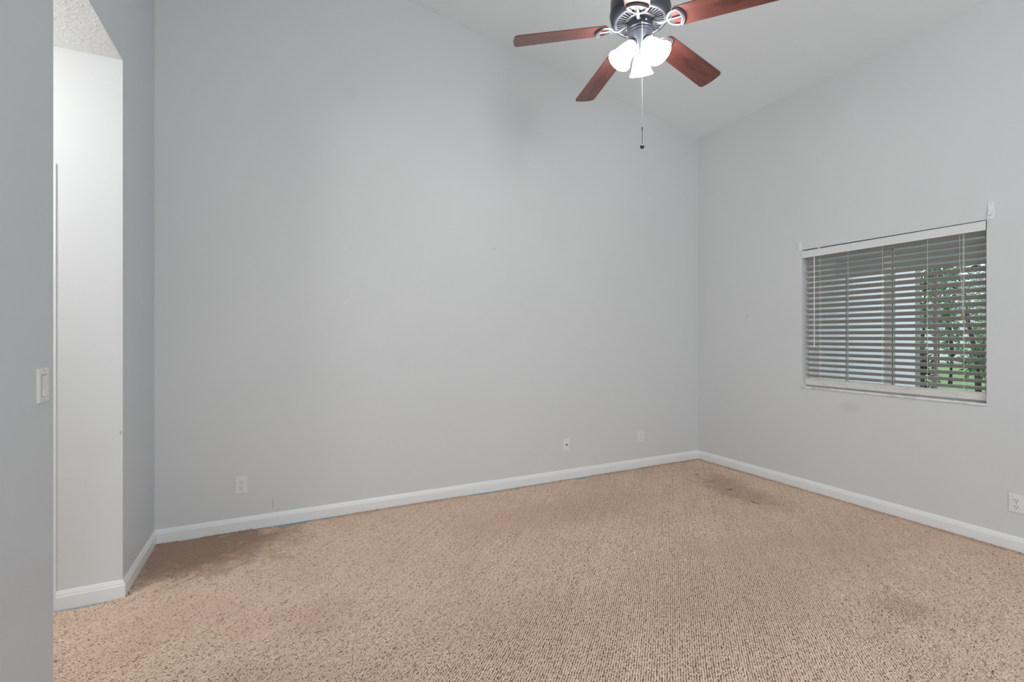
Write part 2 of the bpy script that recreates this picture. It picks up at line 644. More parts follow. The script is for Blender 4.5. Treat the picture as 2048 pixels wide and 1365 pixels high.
m = (Y < be - 0.003) & ~((X < XL + BT + 0.004) & (X > XL - T - 0.002) & (Y < YN + 0.004))
X, Y, lane = X[m], Y[m], lane[m]
N = X.size
K = 6
ang = np.linspace(0, 2 * PI, K, endpoint=False)
rad = PITCH * 0.543 * (1 + rng.normal(0, 0.09, N))
el = 1 + np.clip(rng.normal(0.10, 0.10, N), -0.15, 0.4)      # loops a little longer along the row
top = -0.0002 + rng.normal(0, 0.0007, N)
ori = rng.normal(PI / 4, 0.25, N)
verts = np.zeros((N, 2 * K + 1, 3), np.float32)
for k in range(K):
    for ring, (rf, dz) in enumerate(((1.0, -0.0048), (0.74, -0.0013))):
        a = rad * rf * el * math.cos(ang[k])
        b = rad * rf / el * math.sin(ang[k])
        verts[:, ring * K + k, 0] = X + a * np.cos(ori) - b * np.sin(ori)
        verts[:, ring * K + k, 1] = Y + a * np.sin(ori) + b * np.cos(ori)
        verts[:, ring * K + k, 2] = top + dz
verts[:, 2 * K, 0] = X + rng.normal(0, 0.0006, N)
verts[:, 2 * K, 1] = Y + rng.normal(0, 0.0006, N)
verts[:, 2 * K, 2] = top
quad = np.array([[k, (k + 1) % K, K + (k + 1) % K, K + k] for k in range(K)])
tri = np.array([[K + k, K + (k + 1) % K, 2 * K] for k in range(K)])
base = (np.arange(N) * (2 * K + 1))[:, None, None]
q = (quad[None] + base).reshape(-1)
tr_ = (tri[None] + base).reshape(-1)
loops = np.concatenate([q, tr_]).astype(np.int32)
nq, ntr = N * K, N * K
starts = np.concatenate([np.arange(nq) * 4, nq * 4 + np.arange(ntr) * 3]).astype(np.int32)
me = bpy.data.meshes.new('floor')
me.vertices.add(N * (2 * K + 1))
me.vertices.foreach_set('co', verts.reshape(-1))
me.loops.add(loops.size)
me.loops.foreach_set('vertex_index', loops)
me.polygons.add(nq + ntr)
me.polygons.foreach_set('loop_start', starts)
me.polygons.foreach_set('use_smooth', np.ones(nq + ntr, bool))
me.update(calc_edges=True)
yarn = np.clip(0.5 + rng.normal(0, 0.17, N) + (lane - 0.5) * 0.25, 0, 1).astype(np.float32)
dark = rng.random(N) < 0.05
yarn[dark] *= 0.25
a = me.attributes.new('yarn', 'FLOAT', 'POINT')
a.data.foreach_set('value', np.repeat(yarn, 2 * K + 1))
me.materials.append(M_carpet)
fl = bpy.data.objects.new('floor', me)
C.objects.link(fl)
fl['kind'] = 'structure'

# ------------------------------------------------------------------ baseboards
PROF = [(0, -0.013), (BT, -0.013), (BT, 0.054), (0.0113, 0.0565), (0.0098, 0.0590), (0.0088, 0.0655), (0.0040, 0.0785), (0.0025, 0.0812), (0, 0.0812)]


def baseboard(name, axis, fixed, sgn, a0, a1, m0, m1, p=PROF):
    bm = B()
    pts = [(fixed + sgn * tt, z) for tt, z in p]
    prism(bm, pts, axis, a0, a1, [m0 * tt for tt, z in p], [m1 * tt for tt, z in p])
    return struct(name, bm, M_trim)


baseboard('baseboard_back', 'x', YB, -1, XL, XR, 1, -1)
baseboard('baseboard_right', 'y', XR, -1, YR, YB, 0, -1)
baseboard('baseboard_left', 'y', XL, 1, YS, YB, -1, -1)
baseboard('baseboard_hall', 'x', YS, -1, -0.9295, XL, 0, 1)
baseboard('baseboard_near', 'y', XL, 1, 0.30, YN, 0, 0)

# door in the hall wall: its white casing just shows past the wall's edge
bm = B()
box(bm, -1.000, -0.930, YS - 0.005, YS, -0.013, 2.075)
box(bm, -1.95, -1.000, YS - 0.005, YS, 2.005, 2.075)
box(bm, -2.02, -1.95, YS - 0.005, YS, -0.013, 2.075)
d1 = struct('door_1', bm, M_trim)
bm = B()
box(bm, -1.93, -1.003, YS - 0.003, YS - 0.001, 0.0, 2.0)
for (xa, xb, za, zb) in ((-1.86, -1.54, 0.2, 0.9), (-1.42, -1.10, 0.2, 0.9), (-1.86, -1.54, 1.05, 1.85), (-1.42, -1.10, 1.05, 1.85)):
    box(bm, xa, xb, YS - 0.006, YS - 0.0025, za, zb, 0.001)
obj('door_panel', bm, M_trim, d1)

# ------------------------------------------------------------------ window with sill and sliding sashes
bm = B()
XF = 4.02
for (ya, yb, za, zb) in ((WY0, WY0 + 0.035, WZ0, WZ1), (WY1 - 0.035, WY1, WZ0, WZ1), (WY0 + 0.035, WY1 - 0.035, WZ0, WZ0 + 0.035), (WY0 + 0.035, WY1 - 0.035, WZ1 - 0.035, WZ1)):
    box(bm, XF, XF + 0.08, ya, yb, za, zb, 0.002)
win = struct('window_1', bm, M_alu)
YM = 1.902
bm = B()
for (ya, yb, za, zb) in ((YM - 0.022, YM + 0.028, WZ0 + 0.035, WZ1 - 0.035), (WY1 - 0.06, WY1 - 0.035, WZ0 + 0.035, WZ1 - 0.035),
                         (YM + 0.028, WY1 - 0.06, WZ0 + 0.035, WZ0 + 0.062), (YM + 0.028, WY1 - 0.06, WZ1 - 0.062, WZ1 - 0.035)):
    box(bm, XF + 0.012, XF + 0.034, ya, yb, za, zb, 0.003)
sash = obj('sliding_sash', bm, M_alu, win)
bm = B()
box(bm, XF + 0.021, XF + 0.025, YM + 0.024, WY1 - 0.056, WZ0 + 0.058, WZ1 - 0.058)
obj('glass_pane', bm, M_glass, sash)
bm = B()
for (ya, yb, za, zb) in ((YM - 0.020, YM + 0.020, WZ0 + 0.035, WZ1 - 0.035), (WY0 + 0.035, WY0 + 0.055, WZ0 + 0.035, WZ1 - 0.035),
                         (WY0 + 0.055, YM - 0.020, WZ0 + 0.035, WZ0 + 0.055), (WY0 + 0.055, YM - 0.020, WZ1 - 0.055, WZ1 - 0.035)):
    box(bm, XF + 0.046, XF + 0.068, ya, yb, za, zb, 0.003)
sash2 = obj('fixed_sash', bm, M_alu, win)
bm = B()
box(bm, XF + 0.055, XF + 0.059, WY0 + 0.05, YM - 0.016, WZ0 + 0.05, WZ1 - 0.05)
obj('glass_pane', bm, M_glass, sash2)
bm = B()
box(bm, XF + 0.014, XF + 0.019, YM - 0.0255, YM - 0.0222, WZ0 + 0.036, WZ1 - 0.036)
obj('gasket', bm, M_gasket, sash)
bm = B()
box(bm, XR - 0.010, XF + 0.08, WY0 - 0.003, WY1 + 0.006, WZ0 - 0.0135, WZ0 - 0.0005, 0.003)
sill = obj('window_sill', bm, M_sill, win)

# ------------------------------------------------------------------ blind
ZV0, ZV1 = 1.924, 1.983
bl = thing('window_blind', 'white horizontal slat blind with deep valance hanging in the window', 'blind', (XR, 1.9, ZV1))
OX, OY, OZ = XR, 1.9, ZV1


def bb(bm):
    bmesh.ops.translate(bm, verts=bm.verts, vec=(-OX, -OY, -OZ))
    return bm


bm = B()
prism(bm, [(XR - 0.010, ZV0), (XR + 0.002, ZV0), (XR + 0.002, ZV1), (XR - 0.004, ZV1), (XR - 0.007, ZV1 - 0.004), (XR - 0.010, ZV1 - 0.006)], 'y', 1.3265, 2.474)
for vv in bm.verts:
    vv.co.z += -0.002 + 0.0055 * (2.474 - vv.co.y) / 1.147
for (ya, yb) in ((1.3265, 1.3285),):
    box(bm, XR - 0.0104, XR + 0.004, ya, yb, ZV0 + 0.003, ZV1 + 0.002)
obj('valance', bb(bm), M_val, bl)
bm = B()
box(bm, XR + 0.014, XR + 0.066, 1.34, 2.463, 1.935, 1.978, 0.002)
obj('headrail', bb(bm), M_val, bl)
for k in range(3):
    bm = B()
    yk = (1.40, 1.95, 2.345)[k]
    box(bm, XR + (0.004, 0.02, 0.0)[2 - k if k != 1 else 1], XR + 0.06, yk - 0.006, yk + 0.006, 1.9783, (1.984, 1.984, 1.9918)[k])
    obj('mounting_clip', bb(bm), M_val, bl)
YA, YZ = 1.336, 2.463
TILT = math.radians(29)
XC = XR + 0.045
PITCHZ = 0.0443
cs, sn = math.cos(TILT), math.sin(TILT)


def slat_bm(xc, z, wd, th, tl, ya, yb, crown=0.0015):
    c_, s_ = math.cos(tl), math.sin(tl)
    prof = []
    for k in range(7):
        a = -1 + 2 * k / 6
        prof.append((a * wd / 2, th / 2 + crown * (1 - a * a)))
    for k in range(7):
        a = 1 - 2 * k / 6
        prof.append((a * wd / 2, -th / 2 + crown * (1 - a * a)))
    pts = [(xc - a * c_ + b * s_, z + a * s_ + b * c_) for a, b in prof]     # a > 0: room edge, raised
    return prism(B(), pts, 'y', ya, yb)


slat0 = None
for k in range(23):
    z = 0.9435 + PITCHZ * k
    if slat0 is None:
        slat0 = obj('slat', bb(slat_bm(XC, z, 0.050, 0.0030, TILT, YA, YZ)), M_slat, bl, 40)
    else:
        o = slat0.copy()
        C.objects.link(o)
        o.parent = bl
        o.location = (0, 0, PITCHZ * k)
rail = obj('bottom_rail', bb(slat_bm(XR + 0.036, 0.8935, 0.050, 0.015, math.radians(68), YA + 0.002, YZ + 0.006, 0.0)), M_rail, bl)
bm = B()
sphere(bm, (XR + 0.018, 1.462, 0.880), 0.009, 0.8, 10)
obj('cord_plug', bb(bm), M_white, rail)


def at_y(u_, x):
    a = (u_ - 1024) / F_PX
    return x * (math.cos(YAW) - a * math.sin(YAW)) / (math.sin(YAW) + a * math.cos(YAW))


xf_, xb_ = XC - 0.5 * 0.050 * cs - 0.003, XC + 0.5 * 0.050 * cs + 0.003
for uu in (1640, 1696, 1765, 1855, 1928):
    yk = at_y(uu, xf_)
    bm = B()
    tube(bm, [(xf_, yk, 1.925), (xf_, yk, 0.915)], 0.0011, n=6)
    tube(bm, [(xb_, yk, 1.925), (xb_, yk, 0.900)], 0.0011, n=6)
    for k in range(23):
        z = 0.9435 + PITCHZ * k - 0.0042
        tube(bm, [(xf_, yk, z + 0.5 * 0.05 * sn), (xb_, yk, z - 0.5 * 0.05 * sn)], 0.0004, n=4)
    obj('ladder_cord', bb(bm), M_cord, bl)
# tilt wand on the left and lift cords with tassel on the right, in front of the slats
yw = at_y(1628.5, XR + 0.010)
bm = B()
tube(bm, [(XR + 0.010, yw, 1.930), (XR + 0.010, yw, 1.195)], 0.0042, n=6)
wand = obj('tilt_wand', bb(bm), M_val, bl, 40)
bm = B()
tube(bm, [(XR + 0.010, yw, 1.197), (XR + 0.010, yw, 1.180)], 0.0055, n=8)
obj('wand_tip', bb(bm), M_white, wand)
xl_ = XR + 0.006
yc1, yc2 = at_y(1919.5, xl_), at_y(1926, xl_)
bm = B()
tube(bm, [(xl_, yc1, 1.928), (xl_, yc1, 1.75), (xl_, (yc1 + yc2) / 2 - 0.001, 1.60), (xl_, at_y(1925, xl_), 1.42)], 0.0010, n=6)
tube(bm, [(xl_ + 0.002, yc2, 1.928), (xl_ + 0.002, yc2, 1.70), (xl_ + 0.002, at_y(1925.4, xl_), 1.42)], 0.0010, n=6)
lc = obj('lift_cord', bb(bm), M_cord, bl)
bm = B()
zz = 1.80
while zz > 1.44:
    sphere(bm, (xl_ - 0.001, at_y(1924.6, xl_), zz), 0.0024, 1.0, 6)
    zz -= 0.0223
zz = 1.35
while zz > 0.95:
    sphere(bm, (xl_ - 0.001, at_y(1925.5 + (1.35 - zz) * 8, xl_), zz), 0.0024, 1.0, 6)
    zz -= 0.045
tube(bm, [(xl_, at_y(1925.2, xl_), 1.42), (xl_, at_y(1929, xl_), 0.93)], 0.0007, n=5)
obj('beaded_cord', bb(bm), M_bead, lc)
bm = B()
s0 = 0
lathe(bm, [(0.0025, 0.016), (0.005, 0.012), (0.007, 0.0), (0.0095, -0.016), (0.0085, -0.019), (0.0, -0.019)], 12)
xf(bm, 0, Matrix.Translation((xl_, at_y(1924.5, xl_), 1.404)))
obj('cord_tassel', bb(bm), M_tan, lc, 40)

# ------------------------------------------------------------------ curtain rod brackets
def bracket(y, z0, z1, label, ycup):
    r = thing('curtain_rod_bracket', label, 'bracket', (XR, y, z0), group='curtain rod brackets above the window corners')
    h_ = z1 - z0
    wd = 0.017
    out = []
    for k in range(9):
        a = PI + PI * k / 8
        out.append((wd * math.cos(a), 0.012 + 0.012 * math.sin(a)))
    for k in range(9):
        a = PI * k / 8
        out.append((0.75 * wd * math.cos(a), h_ - 0.013 + 0.013 * math.sin(a)))
    bm = B()
    prism(bm, out, 'x', -0.005, 0.0)
    bmesh.ops.bevel(bm, geom=[e for e in bm.edges if abs(e.verts[0].co.x + 0.005) < 1e-5 and abs(e.verts[1].co.x + 0.005) < 1e-5], offset=0.0018, segments=2, affect='EDGES')
    obj('back_plate', bm, M_white, r, 40)
    bm = B()
    # arm with an upturned cradle
    prism(bm, [(-0.0045, 0.026), (-0.0045, 0.060), (-0.012, 0.060), (-0.0135, 0.050), (-0.0125, 0.040), (-0.0165, 0.036), (-0.0165, 0.029), (-0.012, 0.024)], 'y', ycup - 0.009, ycup + 0.009)
    bmesh.ops.bevel(bm, geom=list(bm.edges), offset=0.0012, segments=1, affect='EDGES')
    obj('rod_cradle', bm, M_white, r)
    bm = B()
    tube(bm, [(-0.0045, 0, h_ - 0.014), (-0.0065, 0, h_ - 0.014)], 0.0035, n=10, up=(0, 1, 0))
    obj('screw', bm, M_screw, r)
    return r


bracket(1.306, 1.990, 2.102, 'small white plastic rod bracket above the end of the blind farther from the room corner', 0.0)
bracket(2.492, 1.986, 2.072, 'small white plastic rod bracket above the blind end nearer the room corner', 0.0)

# ------------------------------------------------------------------ wall plates (built facing -y, base at the wall)
def plate(bm, wd=0.0700, ht=0.1080, dp=0.0060):
    vs0 = [(-wd / 2, -ht / 2), (wd / 2, -ht / 2), (wd / 2, ht / 2), (-wd / 2, ht / 2)]
    box(bm, -wd / 2, wd / 2, -dp, 0, -ht / 2, ht / 2)
    es = [e for e in bm.edges if all(abs(v.co.y + dp) < 1e-6 for v in e.verts)]
    bmesh.ops.bevel(bm, geom=es, offset=0.003, segments=3, affect='EDGES')
    return bm


def outlet(loc, rz, label):
    r = thing('electrical_outlet', label, 'outlet', loc, (0, 0, rz), 'duplex wall outlets')
    obj('cover_plate', plate(B()), M_white, r, 40)
    for s in (1, -1):
        bm = B()
        pts = []
        for k in range(24):
            a = 2 * PI * k / 24
            x_, z_ = 0.0172 * math.cos(a), 0.0172 * math.sin(a)
            pts.append((x_, max(-0.0135, min(0.0135, z_)) + s * 0.0193))
        prism(bm, pts, 'y', -0.0085, -0.0055)
        rc = obj('receptacle', bm, M_white, r)
        for (xa, hw, hh) in ((-0.0064, 0.0013, 0.0045), (0.0064, 0.0013, 0.0036)):
            bm = B()
            box(bm, xa - hw, xa + hw, -0.0088, -0.008, s * 0.0193 + 0.0035 - hh, s * 0.0193 + 0.0035 + hh)
            obj('slot', bm, M_slot, rc)
        bm = B()
        tube(bm, [(0, -0.008, s * 0.0193 - 0.0075), (0, -0.0088, s * 0.0193 - 0.0075)], 0.0027, n=10)
        obj('ground_hole', bm, M_slot, rc)
    bm = B()
    tube(bm, [(0, -0.0055, 0), (0, -0.0072, 0)], 0.0030, n=10)
    obj('screw', bm, M_screw, r)
    return r


outlet((-0.221, YB, 0.293), 0, 'white duplex outlet on the back wall close to the hall opening')
outlet((3.155, YB, 0.295), 0, 'white duplex outlet on the back wall close to the far room corner')
outlet((XR, 1.193, 0.277), -PI / 2, 'white duplex outlet low on the window wall')

cx = thing('cable_wall_plate', 'white wall plate with one round cable jack on the back wall', 'wall plate', (2.301, YB, 0.298))
obj('cover_plate', plate(B()), M_white, cx, 40)
bm = B()
tube(bm, [(0, -0.0055, 0.004), (0, -0.0085, 0.004)], 0.0075, n=6)
tube(bm, [(0, -0.0085, 0.004), (0, -0.014, 0.004)], 0.0048, n=14)
obj('cable_jack', bm, M_brass, cx, 40)
for s in (1, -1):
    bm = B()
    tube(bm, [(0, -0.0055, s * 0.041), (0, -0.0072, s * 0.041)], 0.0028, n=10)
    obj('screw', bm, M_screw, cx)

sw = thing('light_switch', 'white rocker light switch on the wall beside the hall opening', 'switch', (XL, 2.034, 1.112), (0, 0, PI / 2))
obj('cover_plate', plate(B(), 0.074, 0.110), M_white, sw, 40)
bm = B()
box(bm, -0.0180, 0.0180, -0.0064, -0.0052, -0.0350, 0.0350)
obj('rocker_recess', bm, M_slot, sw)
bm = B()
prism(bm, [(-0.0050, -0.0335), (-0.0128, -0.0335), (-0.0085, 0.000), (-0.0068, 0.0335), (-0.0050, 0.0335)], 'x', -0.0168, 0.0168)
obj('rocker', bm, M_white, sw)
for s in (1, -1):
    bm = B()
    tube(bm, [(0, -0.0055, s * 0.0475), (0, -0.0070, s * 0.0475)], 0.0026, n=10)
    obj('screw', bm, M_screw, sw)

# ------------------------------------------------------------------ ceiling fan with light kit
FX, FY, FZ = 1.690, 1.918, 2.905             # axis, height of the motor's underside
fan = thing('ceiling_fan', 'dark metal ceiling fan with five cherry wood blades and three lit glass shades', 'ceiling fan', (FX, FY, FZ))
ztop = zc(FX) - FZ
bm = B()
lathe(bm, [(0.0, ztop - 0.085), (0.02, ztop - 0.085), (0.03, ztop - 0.08), (0.055, ztop - 0.05), (0.068, ztop - 0.012), (0.07, ztop - 0.012 + 0.0), (0.07, ztop - 0.0115), (0.0, ztop - 0.0115)], 32)
xf(bm, 0, Matrix.Identity(4))
for vv in bm.verts:                                  # canopy follows the slope of the ceiling
    if vv.co.z > ztop - 0.02:
        vv.co.z = ztop - SL * vv.co.x
obj('canopy', bm, M_bronze, fan, 35)
bm = B()
tube(bm, [(0, 0, 0.18), (0, 0, ztop - 0.07)], 0.0135, n=16)
obj('downrod', bm, M_bronze, fan, 40)
bm = B()
lathe(bm, [(0.0, 0.196), (0.03, 0.196), (0.06, 0.190), (0.11, 0.176), (0.140, 0.155), (0.150, 0.125), (0.1515, 0.058), (0.1545, 0.055), (0.1550, 0.049), (0.1520, 0.046),
           (0.1500, 0.026), (0.146, 0.012), (0.139, 0.004), (0.132, 0.000), (0.1265, 0.0005), (0.1265, 0.012), (0.0, 0.012)], 64)
hous = obj('motor_housing', bm, M_bronze, fan, 30)
bm = B()
NR = 40
for k in range(NR):
    a = 2 * PI * k / NR
    s = len(bm.verts)
    prism(bm, [(0.078, -0.0028), (0.120, -0.0042), (0.120, 0.0042), (0.078, 0.0028)], 'z', 0.001, 0.006)
    xf(bm, s, Matrix.Rotation(a, 4, 'Z'))
lathe(bm, [(0.0620, 0.010), (0.0620, 0.001), (0.066, -0.001), (0.075, -0.001), (0.079, 0.002), (0.079, 0.010)], 48, False)
lathe(bm, [(0.1185, 0.010), (0.1185, 0.002), (0.121, 0.0), (0.1265, -0.001), (0.131, 0.0), (0.131, 0.008)], 64, False)
obj('vent_grille', bm, M_pewter, hous, 30)
# switch housing and tapering light fitter
bm = B()
lathe(bm, [(0.0, 0.008), (0.060, 0.008), (0.066, 0.0), (0.0665, -0.040), (0.0620, -0.044), (0.0640, -0.048), (0.0640, -0.052), (0.0590, -0.058), (0.0600, -0.062), (0.0560, -0.070),
           (0.045, -0.086), (0.033, -0.104), (0.024, -0.122), (0.020, -0.138), (0.022, -0.146), (0.016, -0.154), (0.006, -0.160), (0.0, -0.160)], 40)
swh = obj('switch_housing', bm, M_bronze, fan, 30)
for k in range(3):
    a = math.radians(-105 + 120 * k)
    bm = B()
    sphere(bm, (0.0675 * math.cos(a), 0.0675 * math.sin(a), -0.022), 0.0055, 1.0, 10)
    obj('thumb_screw', bm, M_chain, swh, 60)

A0 = math.degrees(-2.3506)
# blade with its bracket, in a frame whose x axis runs outwards
def blade_bm():
    out = []
    r0, r1 = 0.168, 0.660
    def hw(x):
        return 0.060 + (x - r0) / (r1 - r0) * 0.009
    for k in range(13):                               # rounded root
        a = PI / 2 + PI * k / 12
        out.append((r0 + 0.030 + 0.030 * math.cos(a), hw(r0 + 0.03) * math.sin(a)))
    c_ = 0.022
    for k in range(7):
        a = -PI / 2 + PI / 2 * k / 6
        out.append((r1 - c_ + c_ * math.cos(a), -hw(r1) + c_ + c_ * math.sin(a)))
    for k in range(1, 6):                             # slightly bowed end
        y_ = -hw(r1) + c_ + (2 * hw(r1) - 2 * c_) * k / 6
        out.append((r1 + 0.005 * math.sin(PI * k / 6), y_))
    for k in range(7):
        a = PI / 2 * k / 6
        out.append((r1 - c_ + c_ * math.cos(a), hw(r1) - c_ + c_ * math.sin(a)))
    bm = B()
    prism(bm, out, 'z', -0.003, 0.003)
    return bm


def iron_bm():
    bm = B()
    zi = -0.0085
    # arm out of the motor
    arm = [(0.066, 0, 0.012), (0.085, 0, 0.002), (0.105, 0, -0.010), (0.125, 0, -0.014), (0.143, 0, zi)]
    tube(bm, arm, [0.010, 0.009, 0.0085, 0.0085, 0.010], [0.006, 0.005, 0.005, 0.005, 0.005], 10)
    ring = []
    for k in range(20):                               # side towards the motor: a rounded bow
        a = -PI / 2 + PI * k / 19
        ring.append((0.203 - 0.055 * math.cos(a), -0.049 * math.sin(a), zi))
    for k in range(1, 12):                            # outer arc
        a = -1 + 2 * k / 12
        ring.append((0.203 + 0.018 * (1 - a * a), 0.049 * a, zi))
    tube(bm, ring, 0.0078, 0.0040, 8, True)
    tube(bm, [(0.143, 0, zi), (0.18, 0, zi), (0.220, 0, zi)], [0.009, 0.0062, 0.0068], 0.0036, 8)
    # flange that carries the blade along the outer arc
    fl_o = [(0.206 + 0.024 * (1 - (a / 6) ** 2), 0.053 * a / 6, -0.0065) for a in range(-6, 7)]
    tube(bm, fl_o, 0.0055, 0.0085, 8)
    return bm


b0 = obj('blade', blade_bm(), M_wood, fan, 35)
i0 = obj('blade_bracket', iron_bm(), M_pewter, b0, 50)
screws0 = []
for (sx, sy) in ((0.219, 0.0), (0.205, 0.034), (0.205, -0.034)):
    bm = B()
    sphere(bm, (sx, sy, -0.0145), 0.0042, 0.6, 8)
    screws0.append(bm)
sc_bm = B()
for b_ in screws0:
    me_ = bpy.data.meshes.new('tmp')
    b_.to_mesh(me_)
    sc_bm.from_mesh(me_)
    b_.free()
    bpy.data.meshes.remove(me_)
DROOP = math.radians(6.6)
BP = math.radians(-12)
for k in range(5):
    if k == 0:
        b, br = b0, i0
    else:
        b = b0.copy()
        C.objects.link(b)
        b.parent = fan
        br = i0.copy()
        C.objects.link(br)
        br.parent = b
    R = Matrix.Rotation(math.radians(A0 + 72 * k), 4, 'Z') @ Matrix.Rotation(DROOP, 4, 'Y') @ Matrix.Rotation(BP, 4, 'X')
    b.matrix_local = Matrix.Translation((0, 0, 2.887 - FZ)) @ R
sc_bm.free()

# shades
def shade_bm():
    bm = B()
    o_ = [(0.014, 0.012), (0.022, 0.008), (0.028, 0.0), (0.0295, -0.010), (0.035, -0.026), (0.0415, -0.048), (0.0460, -0.072), (0.0505, -0.094), (0.0575, -0.112), (0.0630, -0.122)]
    i_ = [(r - 0.003, z) for r, z in o_[::-1]]
    i_[0] = (0.0605, -0.1225)
    lathe(bm, o_ + i_, 36, False)
    return bm


for k, ad in enumerate((45.0, 165.0, -75.0)):
    a = math.radians(ad)
    M = Matrix.Rotation(a, 4, 'Z') @ Matrix.Translation((0.048, 0, -0.119)) @ Matrix.Rotation(math.radians(-36), 4, 'Y') @ Matrix.Diagonal((1, 1, 0.93, 1))
    bm = shade_bm()
    xf(bm, 0, M)
    sh = obj('glass_shade', bm, M_shade, fan, 50)
    bm = B()
    lathe(bm, [(0.0, 0.030), (0.012, 0.030), (0.019, 0.024), (0.0215, 0.014), (0.0215, 0.008), (0.0, 0.008)], 24)
    xf(bm, 0, M)
    so = obj('shade_holder', bm, M_bronze, sh, 40)
    bm = B()
    sphere(bm, (0, 0, -0.060), 0.020, 1.5, 14)
    lathe(bm, [(0.0, -0.008), (0.012, -0.010), (0.012, -0.035), (0.0, -0.036)], 12)
    xf(bm, 0, M)
    obj('bulb', bm, M_bulb, sh, 60)
    bm = B()
    q0 = M @ Vector((0, 0, 0.026))
    tube(bm, [(0.012 * math.cos(a), 0.012 * math.sin(a), -0.090), tuple((Vector((0.012 * math.cos(a), 0.012 * math.sin(a), -0.09)) + q0) / 2 + Vector((0, 0, 0.008))), tuple(q0)], 0.008, n=8)
    obj('socket_arm', bm, M_bronze, sh, 50)

# pull chain from the front of the switch housing
ca = math.radians(-125.0)
cxp, cyp = 0.0665 * math.cos(ca) + 0.003, 0.0665 * math.sin(ca)
bm = B()
tube(bm, [(cxp * 0.9, cyp * 0.9, -0.028), (cxp * 1.06, cyp * 1.06, -0.034), (cxp * 1.10, cyp * 1.10, -0.044)], 0.004, n=8)
zz = -0.046
while zz > -0.58:
    sphere(bm, (cxp * 1.10, cyp * 1.10, zz), 0.0022, 1.15, 6)
    zz -= 0.0052
tube(bm, [(cxp * 1.10, cyp * 1.10, -0.045), (cxp * 1.10, cyp * 1.10, -0.58)], 0.0011, n=5)
pc = obj('pull_chain', bm, M_chain, fan, 60)
bm = B()
tube(bm, [(cxp * 1.10, cyp * 1.10, -0.575), (cxp * 1.10, cyp * 1.10, -0.590)], 0.004, n=8)
tube(bm, [(cxp * 1.10, cyp * 1.10, -0.588), (cxp * 1.10, cyp * 1.10, -0.668)], 0.0016, n=6)
obj('chain_connector', bm, M_pewter, pc, 60)
bm = B()
sphere(bm, (cxp * 1.10, cyp * 1.10, -0.674), 0.0105, 1.0, 16)
obj('chain_pendant', bm, M_black, pc, 80)

# ------------------------------------------------------------------ outside: covered patio, garden
GZ = -0.15
XBM = 8.5
bm = B()
box(bm, XR + TR, 8.75, -4.0, 4.75, GZ - 0.1, GZ)
struct('patio_slab', bm, M_patio)
bm = B()
box(bm, XR + TR, 11.05, 4.75, 4.95, GZ, 3.0)
struct('wall_exterior', bm, M_stucco)
bm = B()
box(bm, 11.03, 11.17, 4.735, 4.96, GZ, 3.0)
struct('trim_1', bm, M_greytrim)
bm = B()
prism(bm, [(XR + TR, 2.75), (8.9, 2.50), (8.9, 2.62), (XR + TR, 2.90)], 'y', -4.0, 4.75)
struct('patio_roof', bm, M_soffit)
bm = B()
box(bm, XBM - 0.06, XBM + 0.06, -4.0, 4.75, 2.30, 2.515)
struct('patio_beam', bm, M_soffit)
for uu, lb in ((1694.5, 'pale grey square patio post standing against the white outside wall'), (1871.5, 'tan square patio post standing in front of the garden greenery')):
    bm = B()
    yk = at_y(uu, XBM)
    box(bm, -0.020, 0.020, -0.020, 0.020, 0.0, 2.30 - GZ, 0.003)
    box(bm, -0.035, 0.035, -0.035, 0.035, 0.0, 0.02, 0.003)
    o = obj('patio_post', bm, M_post if uu > 1800 else M_postl)
    o.location = (XBM, yk, GZ)
    tag(o, lb, 'post', 'patio posts')
bm = B()
box(bm, 8.75, 60, -40, 60, GZ - 0.2, GZ - 0.02)
lawn = struct('lawn', bm, M_lawn)
bm = B()
box(bm, 33.0, 33.2, -12, 34, GZ - 0.02, 3.1)
struct('garden_wall', bm, M_stucco)

yk = at_y(1950, 8.40)
ln = thing('hanging_lantern', 'small black domed lantern hanging under the patio beam outside the window', 'lantern', (XBM, at_y(1952, XBM), 2.30))
bm = B()
lathe(bm, [(0.0, -0.064), (0.020, -0.065), (0.040, -0.070), (0.058, -0.079), (0.069, -0.092), (0.073, -0.108), (0.0, -0.104)], 24)
obj('dome', bm, M_black, ln, 40)
bm = B()
tube(bm, [(0, 0, 0.0), (0, 0, -0.066)], 0.004, n=8)
obj('hanger', bm, M_black, ln)


